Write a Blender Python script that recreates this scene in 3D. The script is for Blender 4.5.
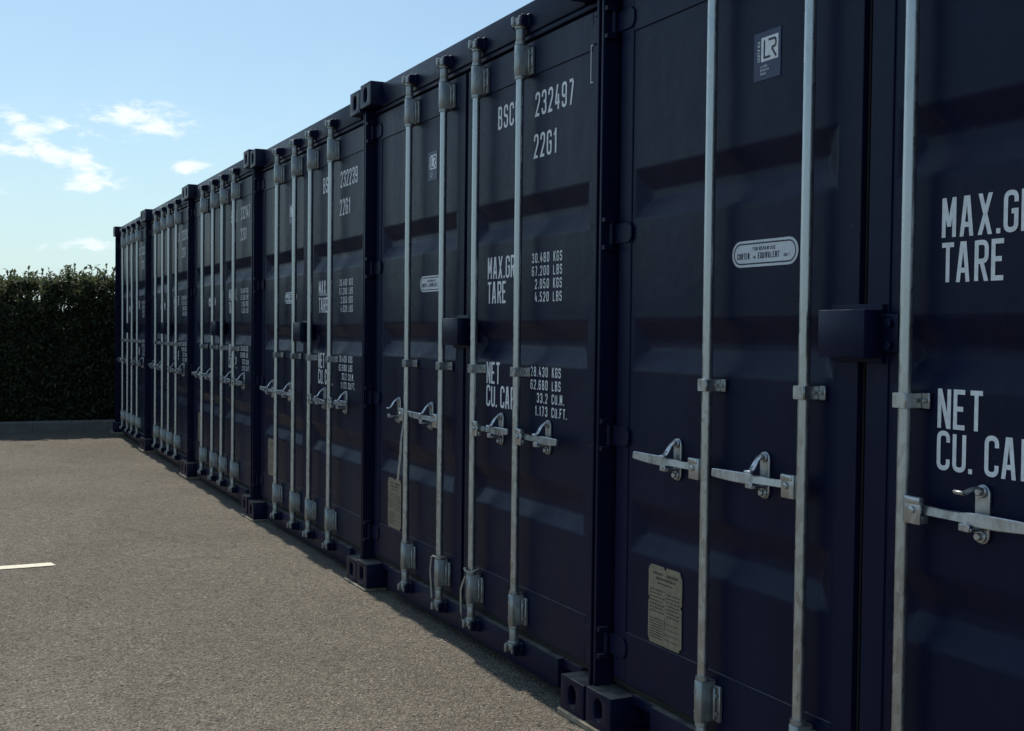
import bpy, bmesh, math, random
from mathutils import Vector, Matrix, noise
R = math.radians
rnd = random.Random(7)
scene = bpy.context.scene
for o in list(bpy.data.objects): bpy.data.objects.remove(o)

# ------------------------------------------------------------------ camera, sky, sun, exposure
CAM = Vector((-1.96720, -3.46581, 1.31674))
cd = bpy.data.cameras.new('camera'); cam = bpy.data.objects.new('camera', cd)
scene.collection.objects.link(cam)
cr = Vector((0.90051361, -0.43467536, 0.01151416)); cu = Vector((0.00155896, 0.02970705, 0.99955743)); cb = Vector((-0.43482504, -0.90009712, 0.02742925))
cam.matrix_world = Matrix(((cr.x, cu.x, cb.x, CAM.x), (cr.y, cu.y, cb.y, CAM.y), (cr.z, cu.z, cb.z, CAM.z), (0, 0, 0, 1)))
cd.sensor_width = 36; cd.lens = 1182.18 / 1024 * 36; cd.clip_start = .05; cd.clip_end = 2000
scene.camera = cam
scene.view_settings.view_transform = 'Standard'; scene.view_settings.look = 'None'
scene.view_settings.gamma = 1; scene.view_settings.use_curve_mapping = False
scene.view_settings.exposure = 0.36
SUN_EL, SUN_AZ = 55.0, 0.95           # azimuth from +Y towards +X
SKY = 0.095
sd = bpy.data.lights.new('sun', 'SUN'); sun = bpy.data.objects.new('sun', sd); scene.collection.objects.link(sun)
sd.energy = 3.2; sd.angle = R(.53); sd.color = (1, .93, .82)
sv = Vector((math.sin(R(SUN_AZ)) * math.cos(R(SUN_EL)), math.cos(R(SUN_AZ)) * math.cos(R(SUN_EL)), math.sin(R(SUN_EL))))
sun.rotation_euler = sv.to_track_quat('Z', 'Y').to_euler(); sun.location = (0, 20, 30)

class NT:
    """small helper to write node trees"""
    def __init__(s, nt): s.nt = nt; s.n = nt.nodes; s.l = nt.links
    def new(s, t, **k):
        n = s.n.new(t)
        for a, v in k.items(): setattr(n, a, v)
        return n
    def put(s, sock, v):
        if isinstance(v, bpy.types.NodeSocket): s.l.new(v, sock)
        elif v is not None:
            if hasattr(sock.default_value, '__len__') and not hasattr(v, '__len__'): v = [v] * len(sock.default_value)
            sock.default_value = v
    def math(s, op, a, b=None, c=None, clamp=False):
        n = s.new('ShaderNodeMath', operation=op, use_clamp=clamp)
        for i, v in enumerate((a, b, c)): s.put(n.inputs[i], v) if v is not None else None
        return n.outputs[0]
    def mix(s, f, a, b, mode='MIX'):
        n = s.new('ShaderNodeMix', data_type='RGBA', blend_type=mode)
        s.put(n.inputs[0], f); s.put(n.inputs[6], a); s.put(n.inputs[7], b); return n.outputs[2]
    def noise(s, vec, scale, detail=3, rough=.5, dim='3D', dist=0):
        n = s.new('ShaderNodeTexNoise', noise_dimensions=dim)
        if vec is not None: s.l.new(vec, n.inputs['Vector'])
        n.inputs['Scale'].default_value = scale; n.inputs['Detail'].default_value = detail
        n.inputs['Roughness'].default_value = rough; n.inputs['Distortion'].default_value = dist
        return n.outputs['Fac']
    def ramp(s, f, p0, p1, v0=0., v1=1.):
        n = s.new('ShaderNodeMapRange', interpolation_type='SMOOTHSTEP')
        s.put(n.inputs[0], f)
        for i, v in enumerate((p0, p1, v0, v1)): n.inputs[i + 1].default_value = v
        return n.outputs[0]
    def mapping(s, vec, scale=(1, 1, 1), loc=(0, 0, 0)):
        n = s.new('ShaderNodeMapping'); s.l.new(vec, n.inputs[0]); n.inputs['Scale'].default_value = scale; n.inputs['Location'].default_value = loc
        return n.outputs[0]
    def bump(s, h, strength, dist, normal=None):
        n = s.new('ShaderNodeBump'); s.l.new(h, n.inputs['Height']); n.inputs['Strength'].default_value = strength; n.inputs['Distance'].default_value = dist
        if normal is not None: s.l.new(normal, n.inputs['Normal'])
        return n.outputs[0]

w = bpy.data.worlds.new('World'); scene.world = w; w.use_nodes = True
N = NT(w.node_tree); N.n.clear()
sky = N.new('ShaderNodeTexSky', sky_type='NISHITA'); sky.sun_disc = False
sky.sun_elevation = R(SUN_EL); sky.sun_rotation = R(SUN_AZ); sky.air_density = 1.0; sky.dust_density = 1.0; sky.ozone_density = 1.2
tc = N.new('ShaderNodeTexCoord'); sep = N.new('ShaderNodeSeparateXYZ'); N.l.new(tc.outputs['Generated'], sep.inputs[0])
az = N.math('MULTIPLY', N.math('ARCTAN2', sep.outputs[0], sep.outputs[1]), 180 / math.pi)
el = N.math('MULTIPLY', N.math('ARCSINE', sep.outputs[2]), 180 / math.pi)
cmb = N.new('ShaderNodeCombineXYZ'); N.put(cmb.inputs[0], az); N.put(cmb.inputs[1], N.math('MULTIPLY', el, 1.8))
vec = cmb.outputs[0]
n1 = N.noise(N.mapping(vec, (1, 1.25, 1)), .72, 9, .62, '2D', .22)
n2 = N.noise(N.mapping(vec, loc=(31, 7, 0)), .22, 4, .55, '2D')
# drifting clouds: (azimuth, elevation, half length, half height, tilt, weight) in degrees
CL = [(3.0, 9.0, 1.3, .42, -32, 1.0), (4.9, 7.95, 1.9, .45, -22, 1.05), (5.3, 7.2, 1.3, .5, -18, .8), (6.1, 6.85, 1.1, .28, -14, .85), (4.8, 9.0, 1.5, .28, -10, .8),
      (2.3, 7.9, 1.2, .3, 0, 1.0), (8.5, 9.5, 2.0, .62, -3, 1.5), (10.4, 7.46, .8, .32, 0, 1.4), (5.4, 6.32, 1.0, .28, 0, .85), (6.2, 3.75, 2.4, .34, 3, .85),
      (2.1, 6.0, .9, .38, 0, .8), (-9, 10, 6, 1.5, 5, 1), (-22, 14, 8, 2, -5, 1), (-48, 9, 9, 1.6, 3, 1), (40, 16, 9, 2, 0, 1), (120, 14, 14, 3, 0, 1), (-110, 18, 14, 3, 4, 1), (-75, 26, 9, 2.5, -6, 1)]
dens = None
for a, e, ra, re, t, wt in CL:
    dx = N.math('SUBTRACT', az, a); dy = N.math('SUBTRACT', el, e); c, s_ = math.cos(R(t)), math.sin(R(t))
    u = N.math('DIVIDE', N.math('ADD', N.math('MULTIPLY', dx, c), N.math('MULTIPLY', dy, s_)), ra)
    v = N.math('DIVIDE', N.math('SUBTRACT', N.math('MULTIPLY', dy, c), N.math('MULTIPLY', dx, s_)), re)
    d2 = N.math('ADD', N.math('MULTIPLY', u, u), N.math('MULTIPLY', v, v))
    g = N.math('MULTIPLY', N.math('EXPONENT', N.math('MULTIPLY', d2, -.8)), wt)
    dens = g if dens is None else N.math('ADD', dens, g)
dens = N.math('MINIMUM', dens, 1.4)
f = N.math('ADD', N.math('MULTIPLY', dens, .8), N.math('MULTIPLY', N.math('SUBTRACT', n1, .5), 3.4))
cov = N.math('MULTIPLY', N.ramp(f, .24, 1.45), N.ramp(dens, .06, .5))
veil = N.math('ADD', N.ramp(el, -2, 13, .70, .10), N.math('MULTIPLY', N.ramp(n2, .4, .8), .10))
base = N.mix(veil, N.mix(1, sky.outputs[0], (.82, .97, 1.0, 1), 'MULTIPLY'), (5.1, 6.75, 7.3, 1))
col = N.mix(N.math('MULTIPLY', cov, .9), base, (8.4, 9.0, 9.4, 1))
bg = N.new('ShaderNodeBackground'); N.l.new(col, bg.inputs[0]); bg.inputs[1].default_value = SKY
wo = N.new('ShaderNodeOutputWorld'); N.l.new(bg.outputs[0], wo.inputs[0])

# ------------------------------------------------------------------ materials
def mat(name):
    m = bpy.data.materials.new(name); m.use_nodes = True
    n = NT(m.node_tree); b = m.node_tree.nodes['Principled BSDF']
    return m, n, b
def objco(n):
    return n.new('ShaderNodeTexCoord').outputs['Object']
def worldpos(n):
    return n.new('ShaderNodeNewGeometry').outputs['Position']

def paint():
    m, n, b = mat('navy_paint')
    p = worldpos(n)
    streak = n.noise(n.mapping(p, (9, 9, .9)), 1.0, 5, .6)
    fine = n.noise(p, 38, 4, .6)
    big = n.noise(p, 1.7, 3)
    c = n.mix(n.ramp(streak, .35, .75), (.0022, .0050, .0265, 1), (.0042, .0078, .0345, 1))
    c = n.mix(n.math('MULTIPLY', n.ramp(fine, .58, .80), .25), c, (.014, .019, .027, 1))
    spk = n.noise(p, 160, 2, .5)
    c = n.mix(n.math('MULTIPLY', n.ramp(spk, .72, .78), .3), c, (.07, .065, .06, 1))
    run = n.noise(n.mapping(p, (42, 42, .8)), 1.0, 3, .55); patch = n.noise(p, 1.1, 2)
    c = n.mix(n.math('MULTIPLY', n.math('MULTIPLY', n.ramp(run, .60, .76), n.ramp(patch, .42, .62)), .30), c, (.030, .036, .046, 1))
    scuff = n.noise(n.mapping(p, (3, 60, 95)), 1.0, 2, .5); where = n.noise(p, 3.3, 2)
    c = n.mix(n.math('MULTIPLY', n.math('MULTIPLY', n.ramp(scuff, .70, .76), n.ramp(where, .56, .66)), .5), c, (.07, .075, .085, 1))
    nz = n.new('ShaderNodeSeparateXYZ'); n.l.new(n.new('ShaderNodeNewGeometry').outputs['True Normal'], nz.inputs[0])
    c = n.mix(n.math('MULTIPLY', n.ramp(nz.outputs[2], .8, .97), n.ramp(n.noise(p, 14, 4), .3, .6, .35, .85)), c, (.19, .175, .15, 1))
    n.l.new(c, b.inputs['Base Color'])
    r = n.math('ADD', n.math('MULTIPLY', streak, .22), n.math('MULTIPLY', fine, .18)); r = n.math('ADD', r, .20)
    n.l.new(r, b.inputs['Roughness'])
    b.inputs['Specular IOR Level'].default_value = .17
    h = n.math('ADD', n.math('MULTIPLY', n.noise(p, 5.5, 2), 1.0), n.math('MULTIPLY', n.noise(p, 240, 2), .012))
    n.l.new(n.bump(h, .35, .012), b.inputs['Normal'])
    return m
def simple(name, col, rough=.6, metal=0., var=.25, scale=30, spec=.5, bump=0., bscale=200):
    m, n, b = mat(name); p = objco(n)
    f = n.noise(p, scale, 4, .6)
    lo = tuple(c * (1 - var) for c in col) + (1,); hi = tuple(min(1, c * (1 + var)) for c in col) + (1,)
    n.l.new(n.mix(n.ramp(f, .3, .7), lo, hi), b.inputs['Base Color'])
    n.l.new(n.math('ADD', n.math('MULTIPLY', f, .25), rough - .12), b.inputs['Roughness'])
    b.inputs['Metallic'].default_value = metal; b.inputs['Specular IOR Level'].default_value = spec
    if bump: n.l.new(n.bump(n.noise(p, bscale, 3), bump, .004), b.inputs['Normal'])
    return m
def galv(name, col, rough, metal):
    m, n, b = mat(name); p = worldpos(n)
    vo = n.new('ShaderNodeTexVoronoi'); n.l.new(n.mapping(p, (1, 1, .45)), vo.inputs['Vector']); vo.inputs['Scale'].default_value = 90
    sp = n.new('ShaderNodeSeparateColor'); n.l.new(vo.outputs['Color'], sp.inputs[0])
    st = n.noise(n.mapping(p, (30, 30, 2.5)), 1.0, 4, .6)
    f = n.math('ADD', n.math('MULTIPLY', sp.outputs[0], .45), n.math('MULTIPLY', st, .55))
    n.l.new(n.mix(f, tuple(c * .72 for c in col) + (1,), tuple(min(1, c * 1.25) for c in col) + (1,)), b.inputs['Base Color'])
    n.l.new(n.math('ADD', n.math('MULTIPLY', f, .3), rough - .15), b.inputs['Roughness'])
    b.inputs['Metallic'].default_value = metal
    n.l.new(n.bump(n.noise(p, 70, 2), .05, .002), b.inputs['Normal'])
    return m
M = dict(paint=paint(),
         rubber=simple('black_rubber_gasket', (.016, .017, .015), .75, spec=.3),
         galv=galv('galvanised_steel', (.50, .52, .525), .33, .92), galvdull=galv('weathered_galvanised_steel', (.34, .36, .36), .42, .8),
         zinc=galv('zinc_plated_steel', (.50, .52, .54), .34, .9),
         dark=simple('dark_hardware', (.03, .03, .032), .5, .4),
         white=simple('white_marking_film', (.80, .82, .84), .5, var=.1, scale=60, spec=.3),
         blue=simple('blue_sticker_film', (.018, .030, .085), .4, var=.1),
         label=simple('pale_label_film', (.62, .65, .69), .4, var=.08),
         ink=simple('dark_ink', (.012, .015, .035), .5, var=.1),
         plate=simple('tarnished_data_plate', (.27, .232, .160), .55, .2, var=.18, scale=40),
         plateink=simple('etched_plate_lettering', (.06, .055, .045), .6),
         wood=simple('weathered_timber', (.26, .225, .165), .8, var=.3, scale=25, bump=.3),
         wire=simple('pale_seal_cable', (.42, .40, .33), .5, var=.15),
         roof=simple('roof_paint', (.02, .024, .05), .5))

def asphalt():
    m, n, b = mat('worn_asphalt'); p = worldpos(n)
    vo = n.new('ShaderNodeTexVoronoi'); n.l.new(p, vo.inputs['Vector']); vo.inputs['Scale'].default_value = 125; vo.inputs['Randomness'].default_value = 1
    vs = n.new('ShaderNodeSeparateColor'); n.l.new(vo.outputs['Color'], vs.inputs[0])
    big = n.noise(p, .55, 4, .55, dist=.4); mid = n.noise(p, 3.2, 4, .6); grain = n.noise(p, 170, 3, .6); clump = n.noise(p, 28, 3, .6)
    base = n.mix(n.ramp(big, .3, .7), (.162, .144, .115, 1), (.205, .183, .147, 1))
    base = n.mix(n.math('MULTIPLY', n.ramp(mid, .45, .75), .35), base, (.122, .109, .087, 1))
    stain = n.noise(n.mapping(p, (1, .45, 1), (3.7, 1.9, 0)), 1.15, 4, .6, dist=.8)
    base = n.mix(n.math('MULTIPLY', n.ramp(stain, .58, .72), .45), base, (.075, .070, .060, 1))
    spot = n.noise(p, 7.5, 2, .5)
    base = n.mix(n.math('MULTIPLY', n.ramp(spot, .70, .76), .5), base, (.055, .052, .047, 1))
    v = n.math('ADD', n.math('MULTIPLY', vs.outputs[0], .62), .66)
    v2 = n.new('ShaderNodeTexVoronoi'); n.l.new(p, v2.inputs['Vector']); v2.inputs['Scale'].default_value = 62
    v2s = n.new('ShaderNodeSeparateColor'); n.l.new(v2.outputs['Color'], v2s.inputs[0])
    chip = n.math('MULTIPLY', n.ramp(v2.outputs['Distance'], .32, .46, 1, 0), n.ramp(v2s.outputs[0], .55, .62))
    v = n.math('MULTIPLY', v, n.math('ADD', n.math('MULTIPLY', chip, n.math('SUBTRACT', n.math('MULTIPLY', v2s.outputs[1], 1.45), .66)), 1.0))
    v = n.math('MULTIPLY', v, n.ramp(grain, .25, .75, .72, 1.25)); v = n.math('MULTIPLY', v, n.ramp(clump, .3, .7, .87, 1.10))
    cv = n.new('ShaderNodeCombineColor'); [n.l.new(v, cv.inputs[i]) for i in range(3)]
    c = n.mix(1, base, cv.outputs[0], 'MULTIPLY')
    c = n.mix(n.math('MULTIPLY', n.ramp(vs.outputs[1], .985, .995), .75), c, (.42, .40, .36, 1))
    n.l.new(c, b.inputs['Base Color']); b.inputs['Roughness'].default_value = .88; b.inputs['Specular IOR Level'].default_value = .25
    h = n.math('ADD', n.math('MULTIPLY', n.ramp(vo.outputs['Distance'], .0, .75, 1, 0), 1.0), n.math('MULTIPLY', clump, .25))
    h = n.math('ADD', n.math('ADD', h, n.math('MULTIPLY', vs.outputs[2], .5)), n.math('MULTIPLY', chip, .8))
    n.l.new(n.bump(h, 1.0, .006), b.inputs['Normal'])
    return m
def concrete():
    m, n, b = mat('kerb_concrete'); p = worldpos(n)
    f = n.noise(p, 6, 5, .6); g = n.noise(p, 90, 3, .6)
    c = n.mix(n.ramp(f, .3, .7), (.125, .123, .112, 1), (.180, .176, .160, 1)); c = n.mix(n.math('MULTIPLY', n.ramp(g, .5, .7), .4), c, (.045, .045, .042, 1))
    n.l.new(c, b.inputs['Base Color']); b.inputs['Roughness'].default_value = .85; n.l.new(n.bump(g, .4, .004), b.inputs['Normal'])
    return m
def line_paint():
    m, n, b = mat('worn_line_paint'); p = worldpos(n)
    f = n.noise(p, 60, 5, .7)
    n.l.new(n.mix(n.ramp(f, .54, .68), (.74, .70, .56, 1), (.22, .20, .17, 1)), b.inputs['Base Color']); b.inputs['Roughness'].default_value = .8
    n.l.new(n.bump(n.noise(p, 110, 3), .6, .004), b.inputs['Normal'])
    return m
def leaf():
    m, n, b = mat('hedge_leaf'); p = worldpos(n)
    gi = n.new('ShaderNodeNewGeometry').outputs['Random Per Island']
    f = n.noise(p, 1.3, 3)
    c = n.mix(gi, (.036, .054, .030, 1), (.085, .108, .058, 1)); c = n.mix(n.math('MULTIPLY', n.ramp(gi, .93, .97), .7), c, (.11, .09, .03, 1))
    c = n.mix(n.math('MULTIPLY', n.ramp(f, .5, .75), .3), c, (.035, .05, .028, 1))
    n.l.new(c, b.inputs['Base Color']); b.inputs['Roughness'].default_value = .55; b.inputs['Specular IOR Level'].default_value = .3
    tr = n.new('ShaderNodeBsdfTranslucent'); n.l.new(n.mix(.5, c, (.14, .17, .07, 1)), tr.inputs[0])
    ms = n.new('ShaderNodeMixShader'); ms.inputs[0].default_value = .36
    n.l.new(b.outputs[0], ms.inputs[1]); n.l.new(tr.outputs[0], ms.inputs[2])
    n.l.new(ms.outputs[0], m.node_tree.nodes['Material Output'].inputs[0])
    return m
M['asphalt'] = asphalt(); M['concrete'] = concrete(); M['line'] = line_paint(); M['leaf'] = leaf()
M['bark'] = simple('hedge_wood', (.045, .036, .026), .85, var=.35, scale=12)
M['soil'] = simple('bed_soil', (.035, .027, .02), .95, var=.4, scale=14, bump=.6, bscale=40)

# ------------------------------------------------------------------ mesh helpers.  Container space: x = depth (0 at the corner castings' faces, + inwards), s = metres from the left edge, z up
W, H, L = 2.438, 2.591, 6.058
GAP = 0.018
def P(x, s, z): return Vector((x, W / 2 - s, z))
def box(bm, x0, x1, s0, s1, z0, z1):
    v = [bm.verts.new(P(x, s, z)) for x in (x0, x1) for s in (s0, s1) for z in (z0, z1)]
    for q in ((0, 1, 3, 2), (4, 6, 7, 5), (0, 4, 5, 1), (2, 3, 7, 6), (0, 2, 6, 4), (1, 5, 7, 3)): bm.faces.new([v[i] for i in q])
def cyl(bm, a, b, r, seg=12, r2=None):
    a, b = Vector(a), Vector(b); d = (b - a).normalized(); r2 = r if r2 is None else r2
    t = Vector((0, 0, 1)) if abs(d.z) < .9 else Vector((1, 0, 0)); u = d.cross(t).normalized(); w_ = d.cross(u)
    A = [bm.verts.new(a + (u * math.cos(2 * math.pi * i / seg) + w_ * math.sin(2 * math.pi * i / seg)) * r) for i in range(seg)]
    B = [bm.verts.new(b + (u * math.cos(2 * math.pi * i / seg) + w_ * math.sin(2 * math.pi * i / seg)) * r2) for i in range(seg)]
    for i in range(seg): bm.faces.new((A[i], A[(i + 1) % seg], B[(i + 1) % seg], B[i]))
    bm.faces.new(A[::-1]); bm.faces.new(B)
def tube(bm, pts, r, seg=8):
    pts = [Vector(p) for p in pts]; rings = []
    for i, p in enumerate(pts):
        d = (pts[min(i + 1, len(pts) - 1)] - pts[max(i - 1, 0)]).normalized()
        t = Vector((0, 0, 1)) if abs(d.z) < .9 else Vector((0, 1, 0)); u = d.cross(t).normalized(); w_ = d.cross(u)
        rr = r[i] if hasattr(r, '__len__') else r
        rings.append([bm.verts.new(p + (u * math.cos(2 * math.pi * k / seg) + w_ * math.sin(2 * math.pi * k / seg)) * rr) for k in range(seg)])
    for A, B in zip(rings, rings[1:]):
        for i in range(seg): bm.faces.new((A[i], A[(i + 1) % seg], B[(i + 1) % seg], B[i]))
    bm.faces.new(rings[0][::-1]); bm.faces.new(rings[-1])
def prism(bm, poly, x0, x1):
    """outline in (s, z) extruded from depth x0 to x1"""
    A = [bm.verts.new(P(x0, s, z)) for s, z in poly]; B = [bm.verts.new(P(x1, s, z)) for s, z in poly]; n = len(poly)
    bm.faces.new(A); bm.faces.new(B[::-1])
    for i in range(n): bm.faces.new((A[i], B[i], B[(i + 1) % n], A[(i + 1) % n]))
def stadium(cs, cz, w_, h, seg=8):
    """outline with round ends; long side along the larger of w_, h"""
    out = []
    if h >= w_:
        r = w_ / 2; d = h / 2 - r
        for k in range(seg + 1): a = math.pi * k / seg; out.append((cs + r * math.cos(a), cz + d + r * math.sin(a)))
        for k in range(seg + 1): a = math.pi + math.pi * k / seg; out.append((cs + r * math.cos(a), cz - d + r * math.sin(a)))
    else:
        r = h / 2; d = w_ / 2 - r
        for k in range(seg + 1): a = -math.pi / 2 + math.pi * k / seg; out.append((cs + d + r * math.cos(a), cz + r * math.sin(a)))
        for k in range(seg + 1): a = math.pi / 2 + math.pi * k / seg; out.append((cs - d + r * math.cos(a), cz + r * math.sin(a)))
    return out
def obj(name, bm, m, parent=None, bevel=0., smooth=40, label=None, origin=None, seg=1):
    bmesh.ops.recalc_face_normals(bm, faces=bm.faces)
    if bevel:
        ed = [e for e in bm.edges if len(e.link_faces) == 2 and e.calc_face_angle(0) > R(35)]
        bmesh.ops.bevel(bm, geom=ed, offset=bevel, segments=seg, profile=.5, affect='EDGES', clamp_overlap=True)
    me = bpy.data.meshes.new(name)
    if origin is not None: bmesh.ops.translate(bm, verts=bm.verts, vec=-Vector(origin))
    bm.to_mesh(me); bm.free(); me.materials.append(m)
    if smooth:
        me.shade_smooth(); me.set_sharp_from_angle(angle=R(smooth))
    o = bpy.data.objects.new(name, me); scene.collection.objects.link(o)
    if origin is not None: o.location = origin
    if parent: o.parent = parent
    if label: o['label'] = label
    return o
def tag(o, label=None, cat=None, group=None, kind=None):
    for k, v in (('label', label), ('category', cat), ('group', group), ('kind', kind)):
        if v: o[k] = v
    return o
def BM(): return bmesh.new()

# ------------------------------------------------------------------ stencil lettering (condensed single-stroke alphabet drawn as ribbons); cell 0..4 wide, 0..10 high
def rr(pts, r=1.7, closed=False): return (pts, r, closed)
GL = {
 'A': [rr([(0, 0), (2, 10), (4, 0)], 0), rr([(.7, 3), (3.3, 3)], 0)],
 'B': [rr([(0, 0), (0, 10), (3.6, 10), (3.6, 5.4), (0, 5.4)], 1.7), rr([(0, 5.4), (4, 5.4), (4, 0), (0, 0)], 1.8)],
 'C': [rr([(4, 7.4), (4, 10), (0, 10), (0, 0), (4, 0), (4, 2.6)], 1.95)],
 'D': [rr([(0, 0), (0, 10), (4, 10), (4, 0), (0, 0)], 1.8)],
 'E': [rr([(4, 10), (0, 10), (0, 0), (4, 0)], 0), rr([(0, 5.2), (3.3, 5.2)], 0)],
 'F': [rr([(4, 10), (0, 10), (0, 0)], 0), rr([(0, 5.2), (3.3, 5.2)], 0)],
 'G': [rr([(4, 7.4), (4, 10), (0, 10), (0, 0), (4, 0), (4, 5), (2.4, 5)], 1.95)],
 'I': [rr([(1, 0), (1, 10)], 0)],
 'K': [rr([(0, 0), (0, 10)], 0), rr([(4, 10), (0, 4.2)], 0), rr([(1.3, 6), (4, 0)], 0)],
 'L': [rr([(0, 10), (0, 0), (3.8, 0)], 0)],
 'M': [rr([(0, 0), (0, 10), (2.2, 3.2), (4.4, 10), (4.4, 0)], 0)],
 'N': [rr([(0, 0), (0, 10), (4, 0), (4, 10)], 0)],
 'O': [rr([(2, 10), (0, 10), (0, 0), (4, 0), (4, 10), (2, 10)], 1.95)],
 'P': [rr([(0, 0), (0, 10), (4, 10), (4, 4.6), (0, 4.6)], 1.9)],
 'Q': [rr([(2, 10), (0, 10), (0, 0), (4, 0), (4, 10), (2, 10)], 1.95), rr([(2.3, 2.4), (4.4, -.8)], 0)],
 'R': [rr([(0, 0), (0, 10), (4, 10), (4, 4.8), (0, 4.8)], 1.9), rr([(2, 4.8), (4, 0)], 0)],
 'S': [rr([(4, 7.6), (4, 10), (0, 10), (0, 5.2), (4, 5.2), (4, 0), (0, 0), (0, 2.4)], 1.9)],
 'T': [rr([(-.5, 10), (4.5, 10)], 0), rr([(2, 10), (2, -.6)], 0)],
 'U': [rr([(0, 10), (0, 0), (4, 0), (4, 10)], 1.95)],
 'V': [rr([(0, 10), (2, 0), (4, 10)], 0)],
 'X': [rr([(0, 0), (4, 10)], 0), rr([(0, 10), (4, 0)], 0)],
 'Y': [rr([(0, 10), (2, 4.8), (4, 10)], 0), rr([(2, 4.8), (2, 0)], 0)],
 '0': [rr([(2, 10), (0, 10), (0, 0), (4, 0), (4, 10), (2, 10)], 1.95)],
 '1': [rr([(.3, 8.2), (1.8, 10), (1.8, 0)], 0)],
 '2': [rr([(0, 7.4), (0, 10), (4, 10), (4, 6.2), (0, 0), (4, 0)], (1.95, 1.95, 1.6, 0))],
 '3': [rr([(0, 7.6), (0, 10), (4, 10), (4, 5.3), (1.5, 5.3)], 1.85), rr([(1.5, 5.3), (4, 5.3), (4, 0), (0, 0), (0, 2.4)], 1.9)],
 '4': [rr([(2.6, 10), (0, 2.6), (4, 2.6)], 0), rr([(3, 5), (3, 0)], 0)],
 '5': [rr([(3.8, 10), (.2, 10), (.2, 5.8), (4, 5.8), (4, 0), (0, 0), (0, 2.4)], (0, 0, 1.9, 1.9, 1.9))],
 '6': [rr([(3.2, 10), (0, 4), (0, 0), (4, 0), (4, 5.6), (.6, 5.6)], (1, 1.9, 1.9, 1.9))],
 '7': [rr([(0, 10), (4, 10), (1.4, 0)], 0)],
 '8': [rr([(2, 10), (.2, 10), (.2, 5.3), (3.8, 5.3), (3.8, 10), (2, 10)], 1.7), rr([(2, 5.3), (0, 5.3), (0, 0), (4, 0), (4, 5.3), (2, 5.3)], 1.9)],
 '9': [rr([(.8, 0), (4, 6), (4, 10), (0, 10), (0, 4.4), (3.4, 4.4)], (1, 1.9, 1.9, 1.9))],
}
GL.update({
 'A': [('D', (.0, 0), (1.55, 10)), ('D', (4, 0), (2.45, 10)), rr([(.8, 2.6), (3.2, 2.6)], 0)],
 'M': [rr([(0, -.6), (0, 10.6)], 0), rr([(4.4, -.6), (4.4, 10.6)], 0), ('D', (2.2, 2.4), (.15, 10)), ('D', (2.2, 2.4), (4.25, 10))],
 'N': [rr([(0, -.6), (0, 10.6)], 0), rr([(4, -.6), (4, 10.6)], 0), ('D', (3.9, 0), (.1, 10))],
 'V': [('D', (1.7, 0), (0, 10)), ('D', (2.3, 0), (4, 10))],
 'X': [('D', (0, 0), (4, 10)), ('D', (4, 0), (0, 10))],
 'K': [rr([(0, -.6), (0, 10.6)], 0), ('D', (.3, 4), (4, 10)), ('D', (4, 0), (1.3, 5.8))],
 'Y': [('D', (1.8, 4.6), (0, 10)), ('D', (2.2, 4.6), (4, 10)), rr([(2, 5.2), (2, 0)], 0)],
 'R': [rr([(0, -.6), (0, 10.6)], 0), rr([(.2, 10), (4, 10), (4, 4.8), (.2, 4.8)], 1.9), ('D', (4, 0), (2, 4.8))],
 '7': [rr([(0, 10), (4, 10)], 0), ('D', (1.4, 0), (3.9, 9.5))],
 '4': [('D', (0, 2.6), (2.0, 10)), rr([(-.4, 2.5), (4.5, 2.5)], 0), rr([(3.1, 6.2), (3.1, -.6)], 0)],
 '6': [rr([(3.9, 7.8), (3.9, 10), (0, 10), (0, 0), (4, 0), (4, 5.6), (.3, 5.6)], 1.9)],
 '9': [rr([(.1, 2.2), (.1, 0), (4, 0), (4, 10), (0, 10), (0, 4.4), (3.7, 4.4)], 1.9)],
 'B': [rr([(0, -.6), (0, 10.6)], 0), rr([(.2, 10), (3.6, 10), (3.6, 5.3), (.2, 5.3)], 1.7), rr([(.2, 5.2), (4, 5.2), (4, 0), (.2, 0)], 1.8)],
 'P': [rr([(0, -.6), (0, 10.6)], 0), rr([(.2, 10), (4, 10), (4, 4.6), (.2, 4.6)], 1.9)],
 'D': [rr([(0, -.6), (0, 10.6)], 0), rr([(.2, 10), (4, 10), (4, 0), (.2, 0)], 1.9)],
 'G': [rr([(4, 7.4), (4, 10), (0, 10), (0, 0), (4, 0), (4, 5.0), (2.2, 5.0)], (1.95, 1.95, 1.95, 1.95, 0))],
 '1': [rr([(1.8, 10.6), (1.8, -.6)], 0), ('D', (.2, 7.6), (1.8, 9.6))],
})
def rounded(pts, r):
    out = [Vector(pts[0])]
    for i in range(1, len(pts) - 1):
        ri = r[i - 1] if isinstance(r, tuple) else r
        p, a, b = Vector(pts[i]), Vector(pts[i - 1]), Vector(pts[i + 1])
        da, db = a - p, b - p
        ang = da.angle(db)
        if ri <= 0: out.append(p); continue
        t = min(ri / math.tan(ang / 2), da.length * .5 if i > 1 else da.length, db.length * .5 if i < len(pts) - 2 else db.length)
        q0, q1 = p + da.normalized() * t, p + db.normalized() * t
        for k in range(6):
            u = k / 5; out.append(q0 * (1 - u) ** 2 + p * 2 * u * (1 - u) + q1 * u * u)
    out.append(Vector(pts[-1])); res = [out[0]]
    for q in out[1:]:
        if (q - res[-1]).length > 1e-3: res.append(q)
    return res
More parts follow.
